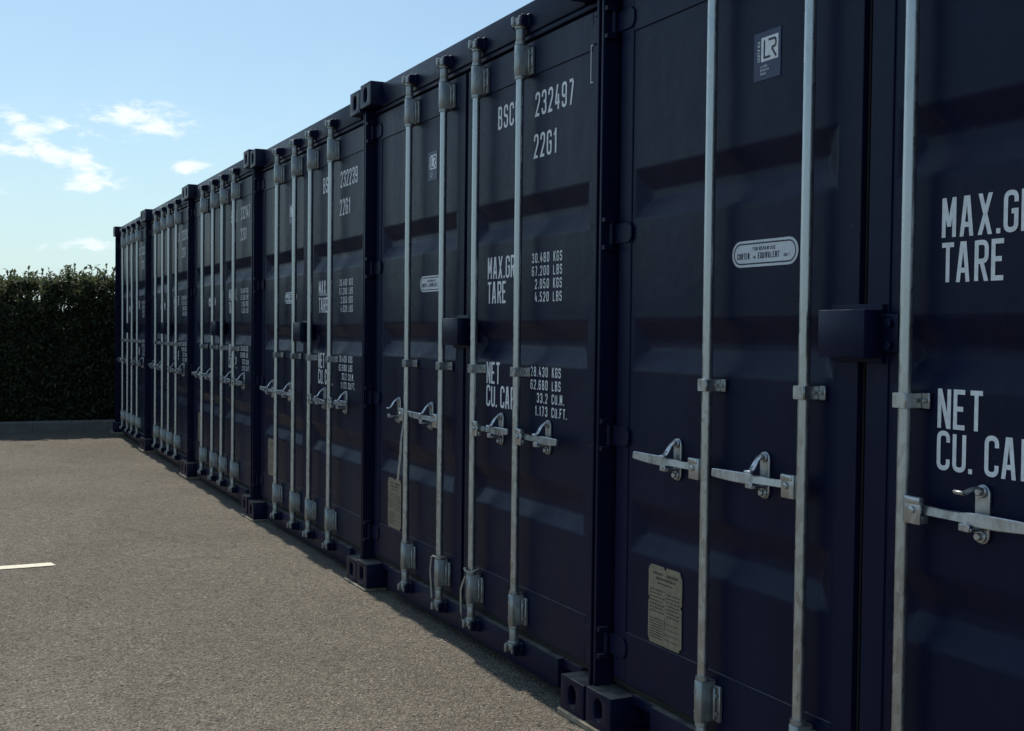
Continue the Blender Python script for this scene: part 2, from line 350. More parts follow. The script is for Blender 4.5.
def ribbon(bm, pts, hw, put):
    n = len(pts); Lh, Rh = [], []
    for i, p in enumerate(pts):
        d0 = (pts[i] - pts[i - 1]).normalized() if i else (pts[1] - pts[0]).normalized()
        d1 = (pts[i + 1] - pts[i]).normalized() if i < n - 1 else d0
        n0 = Vector((-d0.y, d0.x)); n1 = Vector((-d1.y, d1.x)); m = (n0 + n1)
        m = m.normalized() if m.length > 1e-4 else n0
        k = hw / max(.32, m.dot(n0))
        Lh.append(bm.verts.new(put(p + m * k))); Rh.append(bm.verts.new(put(p - m * k)))
    for i in range(n - 1): bm.faces.new((Lh[i], Rh[i], Rh[i + 1], Lh[i + 1]))
LAYER = [0]
def text(bm, s, z, h, txt, x, wide=.36, gap=.10, weight=.145, align='L', up=False):
    """letters of height h standing on z, starting at s, on the plane x (ribbons of one letter sit .05 mm apart so they never share a plane)"""
    adv = []
    for ch in txt:
        adv.append({' ': .20, '.': .13, ',': .13, '1': .24 if wide < .45 else .3, 'I': .16, 'M': wide * 1.16, 'A': wide * 1.14, 'X': wide * 1.1, 'T': wide * .96}.get(ch, wide) * h + gap * h)
    tot = sum(adv) - gap * h
    c = s - (tot if align == 'R' else tot / 2 if align == 'C' else 0)
    for ch, a in zip(txt, adv):
        sx = wide * h / 4 * (1 - weight / wide) if ch not in ' .,' else 0; hw = weight * h / 2; sz = (h - 2 * hw) / 10
        if ch in '.,':
            q = hw * 1.0
            for f_ in ((0, 0), (0, 0)): pass
            vs = [(c, 0), (c + 2 * q, 0), (c + 2 * q, 2 * q), (c, 2 * q)]
            bm.faces.new([bm.verts.new(P(x, a0, z + b0)) if not up else bm.verts.new(P(x, s - b0, z + a0 - s)) for a0, b0 in vs])
        elif ch != ' ':
            for pts, r, q_ in GL[ch]:
                LAYER[0] = (LAYER[0] + 1) % 7; xx = x - LAYER[0] * .00005
                if pts == 'D':           # slanted stroke cut off level at both ends
                    (ax, az_), (bx, bz) = r, q_
                    if ch != '1': az_, bz = (0 - hw / sz if az_ == 0 else az_), (10 + hw / sz if bz == 10 else bz)
                    e0, e1 = Vector((c + hw + ax * sx, hw + az_ * sz)), Vector((c + hw + bx * sx, hw + bz * sz))
                    dd = (e1 - e0).normalized(); k = hw / max(.35, abs(dd.y)) * (1 if ch != 'M' else .95)
                    put2 = (lambda q: P(xx, s - q.y, z + q.x - s)) if up else (lambda q: P(xx, q.x, z + q.y))
                    bm.faces.new([bm.verts.new(put2(q)) for q in (e0 + Vector((-k, 0)), e0 + Vector((k, 0)), e1 + Vector((k, 0)), e1 + Vector((-k, 0)))])
                    continue
                pp = [Vector((c + hw + q[0] * sx, hw + q[1] * sz)) for q in pts]
                rad = tuple(k * min(sx, sz * 1.4) for k in r) if isinstance(r, tuple) else r * min(sx, sz * 1.4)
                if up: put = lambda q, xx=xx: P(xx, s - q.y, z + q.x - s)
                else: put = lambda q, xx=xx: P(xx, q.x, z + q.y)
                ribbon(bm, rounded(pp, rad), hw, put)
        c += a

# ------------------------------------------------------------------ the ground
GZ = -0.022
bm = BM()
nx = 60
for x0, x1, y0, y1 in ((-400, 400, -400, 800),):
    v = [bm.verts.new(q) for q in ((x0, y0, GZ), (x1, y0, GZ), (x1, y1, GZ), (x0, y1, GZ))]; bm.faces.new(v)
tag(obj('asphalt_ground', bm, M['asphalt'], smooth=0), kind='structure')
bm = BM()
pts = []
for i in range(30): pts.append((-1.395 - .012 * (i == 0) - i * .16, 3.60 - i * .002 + rnd.uniform(-.003, .003)))
top = [bm.verts.new((a, b + .098 + rnd.uniform(-.004, .004), GZ + .004)) for a, b in pts]; bot = [bm.verts.new((a + (.02 if i == 0 else 0), b + .004 * (i == 0), GZ + .004)) for i, (a, b) in enumerate(pts)]
for i in range(29): bm.faces.new((top[i], bot[i], bot[i + 1], top[i + 1]))
tag(obj('painted_parking_line', bm, M['line'], smooth=0), kind='structure')
KY = 12.78
bm = BM()
for i in range(-16, 8):     # kerb stones, 0.9 m each
    a = i * .915
    v = []
    prof = [(KY, GZ - .05), (KY + .012, GZ + .115), (KY + .03, GZ + .135), (KY + .13, GZ + .135), (KY + .13, GZ - .05)]
    A = [bm.verts.new((a + .0015, y, z)) for y, z in prof]; B = [bm.verts.new((a + .9135, y, z)) for y, z in prof]
    bm.faces.new(A); bm.faces.new(B[::-1])
    for k in range(5): bm.faces.new((A[k], B[k], B[(k + 1) % 5], A[(k + 1) % 5]))
tag(obj('kerb', bm, M['concrete'], smooth=30), kind='structure')
bm = BM()
v = [[bm.verts.new((-14.6 + i * .5, KY + .13 + j * .24, GZ + .10 + .05 * noise.noise(Vector((i * .5, j, 3))))) for j in range(9)] for i in range(44)]
for i in range(43):
    for j in range(8): bm.faces.new((v[i][j], v[i + 1][j], v[i + 1][j + 1], v[i][j + 1]))
tag(obj('planting_bed_soil', bm, M['soil']), kind='structure')

# ------------------------------------------------------------------ one container with all its parts
root = bpy.data.objects.new('shipping_container', None); scene.collection.objects.link(root); root.empty_display_size = .3
CH, CW, CDP = .118, .162, .178
def casting(s0, z0, x0, front):
    """corner casting with an oval hole in its outer face"""
    bm = BM(); s1, z1 = s0 + CW, z0 + CH; xf, xb = (x0, x0 + CDP) if front else (x0 + CDP, x0)
    hole = stadium(s0 + CW / 2, z0 + CH * .5, .056, .080, 7)
    if front: rim = .006
    oc = [bm.verts.new(P(xf, s, z)) for s, z in ((s0, z0), (s1, z0), (s1, z1), (s0, z1))]; ob = [bm.verts.new(P(xb, s, z)) for s, z in ((s0, z0), (s1, z0), (s1, z1), (s0, z1))]
    hi = [bm.verts.new(P(xf, s, z)) for s, z in hole]; hb = [bm.verts.new(P(xf + (.03 if front else -.03), s, z)) for s, z in hole]; n = len(hole)
    edges = [bm.edges.new((oc[i], oc[(i + 1) % 4])) for i in range(4)] + [bm.edges.new((hi[i], hi[(i + 1) % n])) for i in range(n)]
    bmesh.ops.triangle_fill(bm, use_beauty=True, use_dissolve=False, edges=edges)
    for i in range(4): bm.faces.new((oc[i], oc[(i + 1) % 4], ob[(i + 1) % 4], ob[i]))
    bm.faces.new(ob)
    for i in range(n): bm.faces.new((hi[i], hi[(i + 1) % n], hb[(i + 1) % n], hb[i]))
    # the hollow behind the hole
    big = [(s0 + .02, z0 + .02), (s1 - .02, z0 + .02), (s1 - .02, z1 - .02), (s0 + .02, z1 - .02)]
    xr = xf + (.03 if front else -.03); xq = xf + (.12 if front else -.12)
    A = [bm.verts.new(P(xr, s, z)) for s, z in big]; B = [bm.verts.new(P(xq, s, z)) for s, z in big]
    edges = [bm.edges.new((A[i], A[(i + 1) % 4])) for i in range(4)] + [bm.edges.get((hb[i], hb[(i + 1) % n])) for i in range(n)]
    bmesh.ops.triangle_fill(bm, use_beauty=True, use_dissolve=False, edges=edges)
    for i in range(4): bm.faces.new((A[i], A[(i + 1) % 4], B[(i + 1) % 4], B[i]))
    bm.faces.new(B)
    return bm
for x0, fr in ((0, True), (L - CDP, False)):
    for s0 in (0, W - CW):
        for z0 in (0, H - CH):
            bm = casting(s0, z0, x0, fr)
            ed = [e for e in bm.edges if len(e.link_faces) == 2 and e.calc_face_angle(0) > R(60)]
            bmesh.ops.recalc_face_normals(bm, faces=bm.faces)
            bmesh.ops.bevel(bm, geom=ed, offset=.005, segments=2, profile=.5, affect='EDGES', clamp_overlap=True)
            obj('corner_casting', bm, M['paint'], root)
DX = .075                                   # outer plane of the door frames
for sgn in (0, 1):
    f = (lambda s: s) if sgn == 0 else (lambda s: W - s)
    bm = BM()
    a, b = sorted((f(.0), f(.014))); box(bm, .026, .17, a, b, CH, H - CH)          # outer flange of the corner post
    a, b = sorted((f(.0142), f(.062))); box(bm, .106, .168, a, b, CH + .001, H - CH - .001)
    post = obj('corner_post', bm, M['paint'], root, .0025)
    bm = BM(); a, b = sorted((f(.0), f(.06))); box(bm, L - .16, L - .01, a, b, CH, H - CH); obj('corner_post', bm, M['paint'], root, .004)
DT, DB = 2.436, .156
bm = BM()                                    # header: front plate with folded lower lip and top edge
box(bm, .060, .175, CW, W - CW, DT + .028, 2.581)
box(bm, .068, .170, .026, W - .026, DT + .008, DT + .0275)
header = obj('header', bm, M['paint'], root, .004, seg=2)
bm = BM()
box(bm, .062, .175, .302, W - .302, .020, .129)
box(bm, .082, .174, CW, .3015, .094, .128); box(bm, .082, .174, W - .3015, W - CW, .094, .128)
box(bm, .130, .172, CW, .3015, .021, .0935); box(bm, .130, .172, W - .3015, W - CW, .021, .0935)
sill = obj('sill', bm, M['paint'], root, .004, seg=2)
# walls, roof, floor
def corrugated(n, per, depth):
    out = [];
    for i in range(n):
        t = i * per
        out += [(t, 0), (t + per * .25, 0), (t + per * .5, depth), (t + per * .75, depth)]
    out.append((n * per, 0)); return out
pr = corrugated(21, (L - .36) / 21, .034)
for sgn in (0, 1):
    f = (lambda s: s) if sgn == 0 else (lambda s: W - s)
    bm = BM(); A = [bm.verts.new(P(.175 + t, f(.004 + d), .16)) for t, d in pr]; B = [bm.verts.new(P(.175 + t, f(.004 + d), 2.53)) for t, d in pr]
    for i in range(len(pr) - 1): bm.faces.new((A[i], A[i + 1], B[i + 1], B[i]))
    wl = obj('side_wall', bm, M['paint'], root, smooth=0)
    bm = BM(); a, b = sorted((f(.002), f(.062))); box(bm, CDP, L - CDP, a, b, 2.52, 2.578); box(bm, CDP, L - CDP, a, b, .02, .16); obj('side_rail', bm, M['paint'], root, .004)
bm = BM(); A = [bm.verts.new(P(.175 + t, .0625, 2.576 - d * .6)) for t, d in pr]; B = [bm.verts.new(P(.175 + t, W - .0625, 2.576 - d * .6)) for t, d in pr]
for i in range(len(pr) - 1): bm.faces.new((A[i], A[i + 1], B[i + 1], B[i]))
obj('roof', bm, M['roof'], root, smooth=0)
bm = BM(); box(bm, L - .06, L - .02, .06, W - .06, .02, 2.575); obj('end_wall', bm, M['paint'], root)
bm = BM(); box(bm, .176, L - .07, .0635, W - .0635, .09, .158); obj('floor', bm, M['dark'], root)

# doors
REC = [(1.848, 1.782, 1.752, 1.687), (1.360, 1.294, 1.264, 1.198), (.768, .700, .668, .600)]
PX = .0795                                     # panel plane, RX = bottom of the corrugations
RX = .1085
def make_door(sa, sb, hinge_left, gasket_mid):
    bm = BM(); st = .076; zt, zb = 2.303, .326
    # frame
    box(bm, DX, .150, sa, sa + st, DB, DT); box(bm, DX, .150, sb - st, sb, DB, DT)
    box(bm, DX, .150, sa + st, sb - st, zt, DT); box(bm, DX, .150, sa + st, sb - st, DB, zb)
    bmesh.ops.recalc_face_normals(bm, faces=bm.faces)
    ed = [e for e in bm.edges if e.calc_face_angle(0) > R(35)]
    bmesh.ops.bevel(bm, geom=ed, offset=.0035, segments=2, profile=.5, affect='EDGES', clamp_overlap=True)
    # pressed panel with three horizontal corrugations whose ends are mitred
    p0, p1 = sa + st - .001, sb - st + .001; c0, c1, m = p0 + .018, p1 - .018, .062
    T = (-.15, -.10, -.05, 0, .05, .10, .15, .38, .62, .85, .90, .95, 1, 1.05, 1.10, 1.15)
    def soft(t):      # straight ramp 0..1 with rounded folds
        w_ = .15
        def q(u): return 0 if u <= -w_ else u if u >= w_ else (u + w_) ** 2 / (4 * w_)
        return q(t) - q(t - 1)
    zt2, zb2 = zt + .001, zb - .001
    def up_(z): return max(min(soft((a - z) / (a - b_)), soft((z - d_) / (c_ - d_))) for a, b_, c_, d_ in REC)
    def rs(s): return min(soft((s - c0) / m), soft((c1 - s) / m))
    zs = {zt2, zb2}; ss = {p0, p1, (p0 + p1) / 2}
    for a, b_, c_, d_ in REC:
        zs |= {a - t * (a - b_) for t in T if a - t * (a - b_) > (b_ + c_) / 2} | {d_ + t * (c_ - d_) for t in T if d_ + t * (c_ - d_) < (b_ + c_) / 2} | {(b_ + c_) / 2}
    ss |= {c0 + t * m for t in T} | {c1 - t * m for t in T}
    zs = sorted(zs, reverse=True); ss = sorted(q for q in ss if p0 - 1e-6 <= q <= p1 + 1e-6)
    grid = [[bm.verts.new(P(PX + (RX - PX) * min(up_(z), rs(s_)), s_, z)) for s_ in ss] for z in zs]
    for i in range(len(zs) - 1):
        for j in range(len(ss) - 1): bm.faces.new((grid[i][j], grid[i + 1][j], grid[i + 1][j + 1], grid[i][j + 1]))
    door = obj('door', bm, M['paint'], root, smooth=45)
    wn = door.modifiers.new('even_shading', 'WEIGHTED_NORMAL'); wn.weight = 100; wn.keep_sharp = True
    bm = BM()      # rubber seal all round
    box(bm, .0905, .146, sa - .021, sa - .0005, DB - .024, DT + .006); box(bm, .0905, .146, sb + .0005, sb + (.021 if not gasket_mid else .0085), DB - .024, DT + .006)
    box(bm, .0890, .146, sa, sb, DB - .026, DB - .0008); box(bm, .0890, .146, sa, sb, DT + .0008, DT + .0075)
    obj('door_seal', bm, M['rubber'], door, .002)
    # hinges
    f = (lambda s: s) if hinge_left else (lambda s: W - s)
    for zc in (2.352, 1.648, .972, .268):
        bm = BM(); hz = .034
        poly = [(.030, zc - hz), (.118, zc - hz), (.136, zc - hz * .55), (.136, zc + hz * .55), (.118, zc + hz), (.030, zc + hz)]
        prism(bm, [(f(a), b) for a, b in poly], .0688, .0742)
        bmesh.ops.recalc_face_normals(bm, faces=bm.faces)
        cyl(bm, P(.060, f(.026), zc - hz - .002), P(.060, f(.026), zc + hz + .002), .0095, 14)
        cyl(bm, P(.060, f(.026), zc - hz - .012), P(.060, f(.026), zc + hz + .012), .0055, 10)
        for zz in (zc - hz - .020, zc + hz + .004):
            a, b = sorted((f(.0145), f(.034))); box(bm, .0285, .068, a, b, zz, zz + .016)
        obj('hinge', bm, M['paint'], door, .003)
    return door
door_l = make_door(.050, 1.205, True, False); door_r = make_door(1.233, 2.388, False, False)

RODX = .037
RODS = [(door_l, .622, -1), (door_l, 1.050, -1), (door_r, 1.405, 1), (door_r, 1.816, 1)]
def keeper(s, zc, up):
    bm = BM()
    box(bm, .048, .0615, s - .045, s + .045, zc - .026, zc + .024)
    box(bm, .020, .0478, s - .042, s - .031, zc - .022, zc + .020); box(bm, .020, .0478, s + .031, s + .042, zc - .022, zc + .020)
    box(bm, .0185, .030, s + .0312, s + .044, zc - .015, zc + .015)
    return bm
for d, s, sg in RODS:
    bm = BM(); cyl(bm, P(RODX, s, .17), P(RODX, s, 2.452), .0155, 20); obj('locking_rod', bm, M['galv'], d)
    for z0, z1, fl in ((2.302, 2.421, 1), (.182, .304, -1)):      # long bearing bracket: hexagonal housing, two bolted flanges, end collars
        bm = BM()
        hx = [(RODX - .0215, -.010), (RODX - .015, -.0175), (RODX + .036, -.0185), (RODX + .036, .0185), (RODX - .015, .0175), (RODX - .0215, .010)]
        A = [bm.verts.new(P(x, s + q, z0)) for x, q in hx]; B = [bm.verts.new(P(x, s + q, z1)) for x, q in hx]
        bm.faces.new(A); bm.faces.new(B)
        for i in range(6): bm.faces.new((A[i], A[(i + 1) % 6], B[(i + 1) % 6], B[i]))
        for q in (-1, 1):
            a, b = sorted((s + q * .0190, s + q * .050)); box(bm, .062, .0742, a, b, z0 + .004, z1 - .012)
            a, b = sorted((s + q * .029, s + q * .036)); box(bm, .053, .0618, a, b, z0 + .010, z1 - .018)
        bmesh.ops.recalc_face_normals(bm, faces=bm.faces)
        bmesh.ops.bevel(bm, geom=[e for e in bm.edges if len(e.link_faces) == 2 and e.calc_face_angle(0) > R(35)], offset=.0025, segments=1, profile=.5, affect='EDGES', clamp_overlap=True)
        for zz in (z0 - .012, z1 + .001): cyl(bm, P(RODX, s, zz), P(RODX, s, zz + .0125), .0205, 18)
        for q in (-1, 1):
            for zz in (z0 + .032, z1 - .038): cyl(bm, P(.055, s + q * .0425, zz), P(.0622, s + q * .0425, zz), .006, 6)
        for zz in (z0 + .03, z1 - .035): cyl(bm, P(RODX - .0225, s - .006, zz), P(RODX - .018, s - .006, zz), .0048, 8)
        obj('bearing_bracket', bm, M['galvdull'], d)
    bm = BM()                                                     # slim guide strap half way up
    box(bm, RODX - .0195, RODX - .0160, s - .0205, s + .0205, 1.149, 1.185)
    for q in (-1, 1):
        a, b = sorted((s + q * .0170, s + q * .0205)); box(bm, RODX - .0158, .0740, a, b, 1.149, 1.185)
        a, b = sorted((s + q * .0212, s + q * .043)); box(bm, .0685, .0742, a, b, 1.149, 1.185)
        cyl(bm, P(.060, s + q * .0325, 1.167), P(.0686, s + q * .0325, 1.167), .006, 6)
    obj('guide_strap', bm, M['galv'], d, .0012)
    for end in (1, -1):                                           # cams
        bm = BM(); zb = 2.4345 if end > 0 else .1690
        cyl(bm, P(RODX, s, zb), P(RODX, s, zb + end * .060), .0175, 18)
        cyl(bm, P(RODX, s, zb + end * .046), P(RODX, s, zb + end * .060), .0225, 18)
        zc = zb + end * .072
        lo, hi = sorted((zb + end * .057, zb + end * .078)); box(bm, RODX - .024, RODX + .008, s - .026, s + .028, lo, hi)
        for q, hgt in ((-.022, .094), (.002, .086), (.024, .092)):
            lo, hi = sorted((zb + end * .076, zb + end * hgt)); box(bm, RODX - .022, RODX + .012, s + q - .006, s + q + .006, lo, hi)
        lo, hi = sorted((zb + end * .060, zb + end * .092)); box(bm, RODX - .034, RODX - .0235, s - .018, s - .003, lo, hi)
        obj('cam', bm, M['galvdull'], d, .0035, seg=2)
        obj('cam_keeper', keeper(s, zc + end * .004, end), M['paint'], header if end > 0 else sill, .003)
    # handle hub on the rod, handle and its catch
    bm = BM(); zc = .921
    a, b = sorted((s + sg * .018, s + sg * .068)); box(bm, .022, .0285, a, b, zc - .033, zc + .030)
    box(bm, .0290, .052, *sorted((s + sg * .0165, s + sg * .0215)), zc - .032, zc + .029)
    a, b = sorted((s + sg * .0218, s + sg * .068)); box(bm, .0287, .050, a, b, zc - .031, zc - .013); box(bm, .0190, .036, a, b, zc + .013, zc + .029)
    cyl(bm, P(.015, s + sg * .046, zc), P(.052, s + sg * .046, zc), .009, 12)
    obj('handle_hub', bm, M['zinc'], d, .003, seg=2)
    bm = BM()
    def hb(pts):      # swept flat bar: (offset, x, z, half thickness, half height)
        rings = []
        for o_, x, z, ht, hh in pts:
            rings.append([bm.verts.new(P(x + q * ht, s + sg * o_, z + r_ * hh)) for q, r_ in ((-1, -.86), (-.75, .86), (-.45, 1), (.7, 1), (1, .86), (1, -.86), (.7, -1), (-.7, -1))])
        for A, B in zip(rings, rings[1:]):
            for i in range(8): bm.faces.new((A[i], A[(i + 1) % 8], B[(i + 1) % 8], B[i]))
        bm.faces.new(rings[0]); bm.faces.new(rings[-1][::-1])
    hb([(.034, .041, zc, .006, .0115), (.085, .041, zc, .006, .0105), (.125, .037, zc, .007, .0100), (.175, .033, zc + .001, .008, .0105), (.205, .031, zc + .001, .007, .0140), (.235, .029, zc + .001, .0048, .0150), (.285, .025, zc + .002, .0042, .0145), (.335, .021, zc + .004, .0040, .0130), (.366, .019, zc + .005, .0038, .0115), (.371, .019, zc + .005, .003, .0095)])
    obj('handle', bm, M['zinc'], d, smooth=24, origin=P(.039, s + sg * .046, zc))
    bm = BM(); cs = s + sg * .200
    prism(bm, stadium(cs, .929, .040, .130, 9), .0700, .0785)
    bmesh.ops.recalc_face_normals(bm, faces=bm.faces)
    for zz in (.881, .979): cyl(bm, P(.055, cs, zz), P(.0702, cs, zz), .010, 6); cyl(bm, P(.064, cs, zz), P(.0703, cs, zz), .0145, 14)
    box(bm, .022, .0698, cs - .015, cs + .015, .8945, .9025); box(bm, .016, .0215, cs - .015, cs + .015, .8945, .912)
    obj('handle_catch', bm, M['zinc'], d, .002)
    bm = BM()          # latch hook that swings over the handle
    pts = [(.069, .977), (.061, .982), (.051, .979), (.042, .969), (.034, .956), (.026, .944), (.019, .939), (.011, .942)]
    rings = []
    for i, (x, z) in enumerate(pts):
        hw_ = (.012, .011, .010, .010, .011, .013, .014, .013)[i]
        rings.append([bm.verts.new(P(x + t * .6, cs + k * hw_, z + t)) for k, t in ((-1, -.003), (1, -.003), (1, .003), (-1, .003))])
    for A, B in zip(rings, rings[1:]):
        for i in range(4): bm.faces.new((A[i], A[(i + 1) % 4], B[(i + 1) % 4], B[i]))
    bm.faces.new(rings[0]); bm.faces.new(rings[-1][::-1])
    obj('latch_hook', bm, M['zinc'], d, .0012, smooth=60, origin=P(.066, cs, .981))

# lock box over the meeting stiles
bm = BM()
box(bm, .062, .0742, 1.120, 1.300, 1.250, 1.392)
box(bm, .010, .0615, 1.136, 1.142, 1.262, 1.378); box(bm, .010, .0615, 1.142, 1.294, 1.372, 1.378)
box(bm, .006, .0096, 1.1365, 1.300, 1.262, 1.3775); box(bm, .010, .0615, 1.294, 1.300, 1.262, 1.378); box(bm, .012, .06, 1.1425, 1.2935, 1.296, 1.300)
box(bm, .062, .0742, 1.3005, 1.352, 1.276, 1.366)
cyl(bm, P(.050, 1.328, 1.292), P(.062, 1.328, 1.292), .011, 10); cyl(bm, P(.050, 1.328, 1.345), P(.062, 1.328, 1.345), .011, 10)
obj('lock_box', bm, M['paint'], door_l, .004, seg=2)

# stickers and the data plate on the left door
SX = PX - .0014
def sheet(bm, poly, x):
    bm.faces.new([bm.verts.new(P(x, a, b)) for a, b in poly])
def lozenge(ang, ds, z0, z1): return [(ds[0], z0), (ds[1], z0), (ds[1], z1), (ds[0], z1)]
bm = BM(); prism(bm, lozenge(0, (.764, .880), 2.018, 2.150), SX - .0006, PX - .0004)
dec = obj('inspection_sticker', bm, M['blue'], door_l, smooth=0)
bm = BM(); X = SX - .0010
sheet(bm, [(.796, 2.068), (.870, 2.068), (.870, 2.134), (.796, 2.134)], X)
for i, (a, b) in enumerate(((.794, .828), (.794, .845), (.794, .822))):
    t = .050 - .0 + 2.002 - i * .010
    text(bm, a, t, .0062, ("LLOYDS", "REGISTER", "GROUP")[i], X, wide=.62, gap=.2, weight=.16)
text(bm, .791, 2.070, .0105, "CERTIFIED", X, wide=.55, gap=.15, weight=.15, up=True)
obj('sticker_print', bm, M['white'], dec, smooth=0)
bm = BM(); h = .052
def stroke(bm, pts, hw, x, r=0): ribbon(bm, rounded([Vector(q) for q in pts], r), hw, lambda q: P(x, q.x, q.y))
stroke(bm, [(.810, 2.126), (.810, 2.078), (.836, 2.078)], .0032, X - .0004)
stroke(bm, [(.828, 2.124), (.860, 2.124), (.860, 2.102), (.840, 2.102), (.862, 2.074)], .0032, X - .0004, .009)
obj('sticker_letters', bm, M['ink'], dec, smooth=0)

bm = BM(); prism(bm, stadium(.823, 1.5415, .290, .074, 10), SX - .0006, PX - .0004)
rep = obj('repair_label', bm, M['label'], door_l, smooth=0)
bm = BM(); o1 = stadium(.823, 1.5415, .274, .060, 10); o2 = stadium(.823, 1.5415, .266, .052, 10); n = len(o1)
A = [bm.verts.new(P(X, a, b)) for a, b in o1]; B = [bm.verts.new(P(X, a, b)) for a, b in o2]
for i in range(n): bm.faces.new((A[i], A[(i + 1) % n], B[(i + 1) % n], B[i]))
text(bm, .823, 1.5490, .0105, "FOR REPAIR USE", X, wide=.62, gap=.16, weight=.18, align='C')
text(bm, .702, 1.5265, .0175, "CORTEN", X, wide=.42, gap=.14, weight=.16)
text(bm, .776, 1.5270, .0085, "OR", X, wide=.5, gap=.2, weight=.17)
text(bm, .797, 1.5265, .0175, "EQUIVALENT", X, wide=.42, gap=.14, weight=.16)
text(bm, .909, 1.5270, .0085, "ONLY", X, wide=.55, gap=.2, weight=.17)
obj('label_lettering', bm, M['ink'], rep, smooth=0)

bm = BM(); a0, a1, b0, b1 = .247, .436, .338, .588
def nick(s, z, dx, dz): return [(s + dx * .008, z + dz * .008)]
poly = [(a0 + .012, b0), (a1 - .012, b0), (a1 - .010, b0 + .010), (a1, b0 + .014), (a1, .470), (a1 - .009, .478), (a1, .486), (a1, b1 - .022), (a1 - .014, b1), ((a0 + a1) / 2 + .008, b1), ((a0 + a1) / 2, b1 - .012), ((a0 + a1) / 2 - .008, b1), (a0 + .014, b1), (a0, b1 - .014), (a0, .486), (a0 + .009, .478), (a0, .470), (a0, b0 + .02)]
prism(bm, poly, PX - .0042, PX - .0012)
pl = obj('data_plate', bm, M['plate'], door_l, .0006, smooth=0)
bm = BM(); X2 = PX - .0048; r2 = random.Random(3)
def dashes(z, h, s0, s1, fill=.8):
    c = s0
    while c < s1 - .002:
        wd = min(r2.uniform(.006, .020), s1 - c)
        sheet(bm, [(c, z), (c + wd * fill, z), (c + wd * fill, z + h), (c, z + h)], X2); c += wd
dashes(.560, .007, .275, .330); dashes(.560, .007, .352, .415); dashes(.545, .007, .290, .400); dashes(.531, .005, .30, .385)
for i in range(7): dashes(.508 - i * .0115, .0042, .258, .330 if i % 2 else .345, .7); dashes(.508 - i * .0115 - .004, .0042, .352, .428, .75)
for i in range(8):
    z = .416 - i * .0085; dashes(z, .003, .256, .335, .95)
    if i % 2 == 0: dashes(z - .004, .0035, .345, .428, .6)
sheet(bm, [(.34, .372), (.343, .372), (.343, .43), (.34, .43)], X2)
po = obj('plate_lettering', bm, M['plateink'], pl, smooth=0)
pl.location = (0, -.016, -.007)

# white lettering on the right door
TX = PX - .0010
def marking(name, items, parent):
    bm = BM()
    for it in items: text(bm, *it[:4], TX, **it[4])
    return obj(name, bm, M['white'], parent, smooth=0)
big = dict(wide=.43, gap=.082, weight=.122); sm = dict(wide=.47, gap=.20, weight=.14); fg = dict(wide=.48, gap=.245, weight=.14)
for it in [(1.456, 1.538, .090, "MAX.GR.", big), (1.456, 1.437, .090, "TARE", big), (1.455, 1.107, .090, "NET", big), (1.455, 1.012, .090, "CU. CAP.", big)]: marking('weight_marking', [it], door_r)
for z0, tab in ((1.585, (("30.480", "KGS"), ("67.200", "LBS"), ("2.050", "KGS"), ("4.520", "LBS"))), (1.152, (("28.430", "KGS"), ("62.680", "LBS"), ("33.2", "CU.M."), ("1.173", "CU.FT.")))):
    for i, (a, b) in enumerate(tab):
        marking('capacity_figure', [(2.006, z0 - i * .0495, .038, a, dict(fg, align='R'))], door_r); marking('unit_marking', [(2.040, z0 - i * .0495, .038, b, sm)], door_r)
ser = dict(wide=.42, gap=.155, weight=.122)
bm = BM(); sheet(bm, [(2.300, 2.190), (2.3035, 2.190), (2.3035, 2.322), (2.300, 2.322)], DX - .0011); sheet(bm, [(2.304, 2.190), (2.318, 2.190), (2.318, 2.1935), (2.304, 2.1935)], DX - .0011); sheet(bm, [(2.304, 2.3185), (2.318, 2.3185), (2.318, 2.322), (2.304, 2.322)], DX - .0011)
obj('stencil_mark', bm, M['white'], door_r, smooth=0)

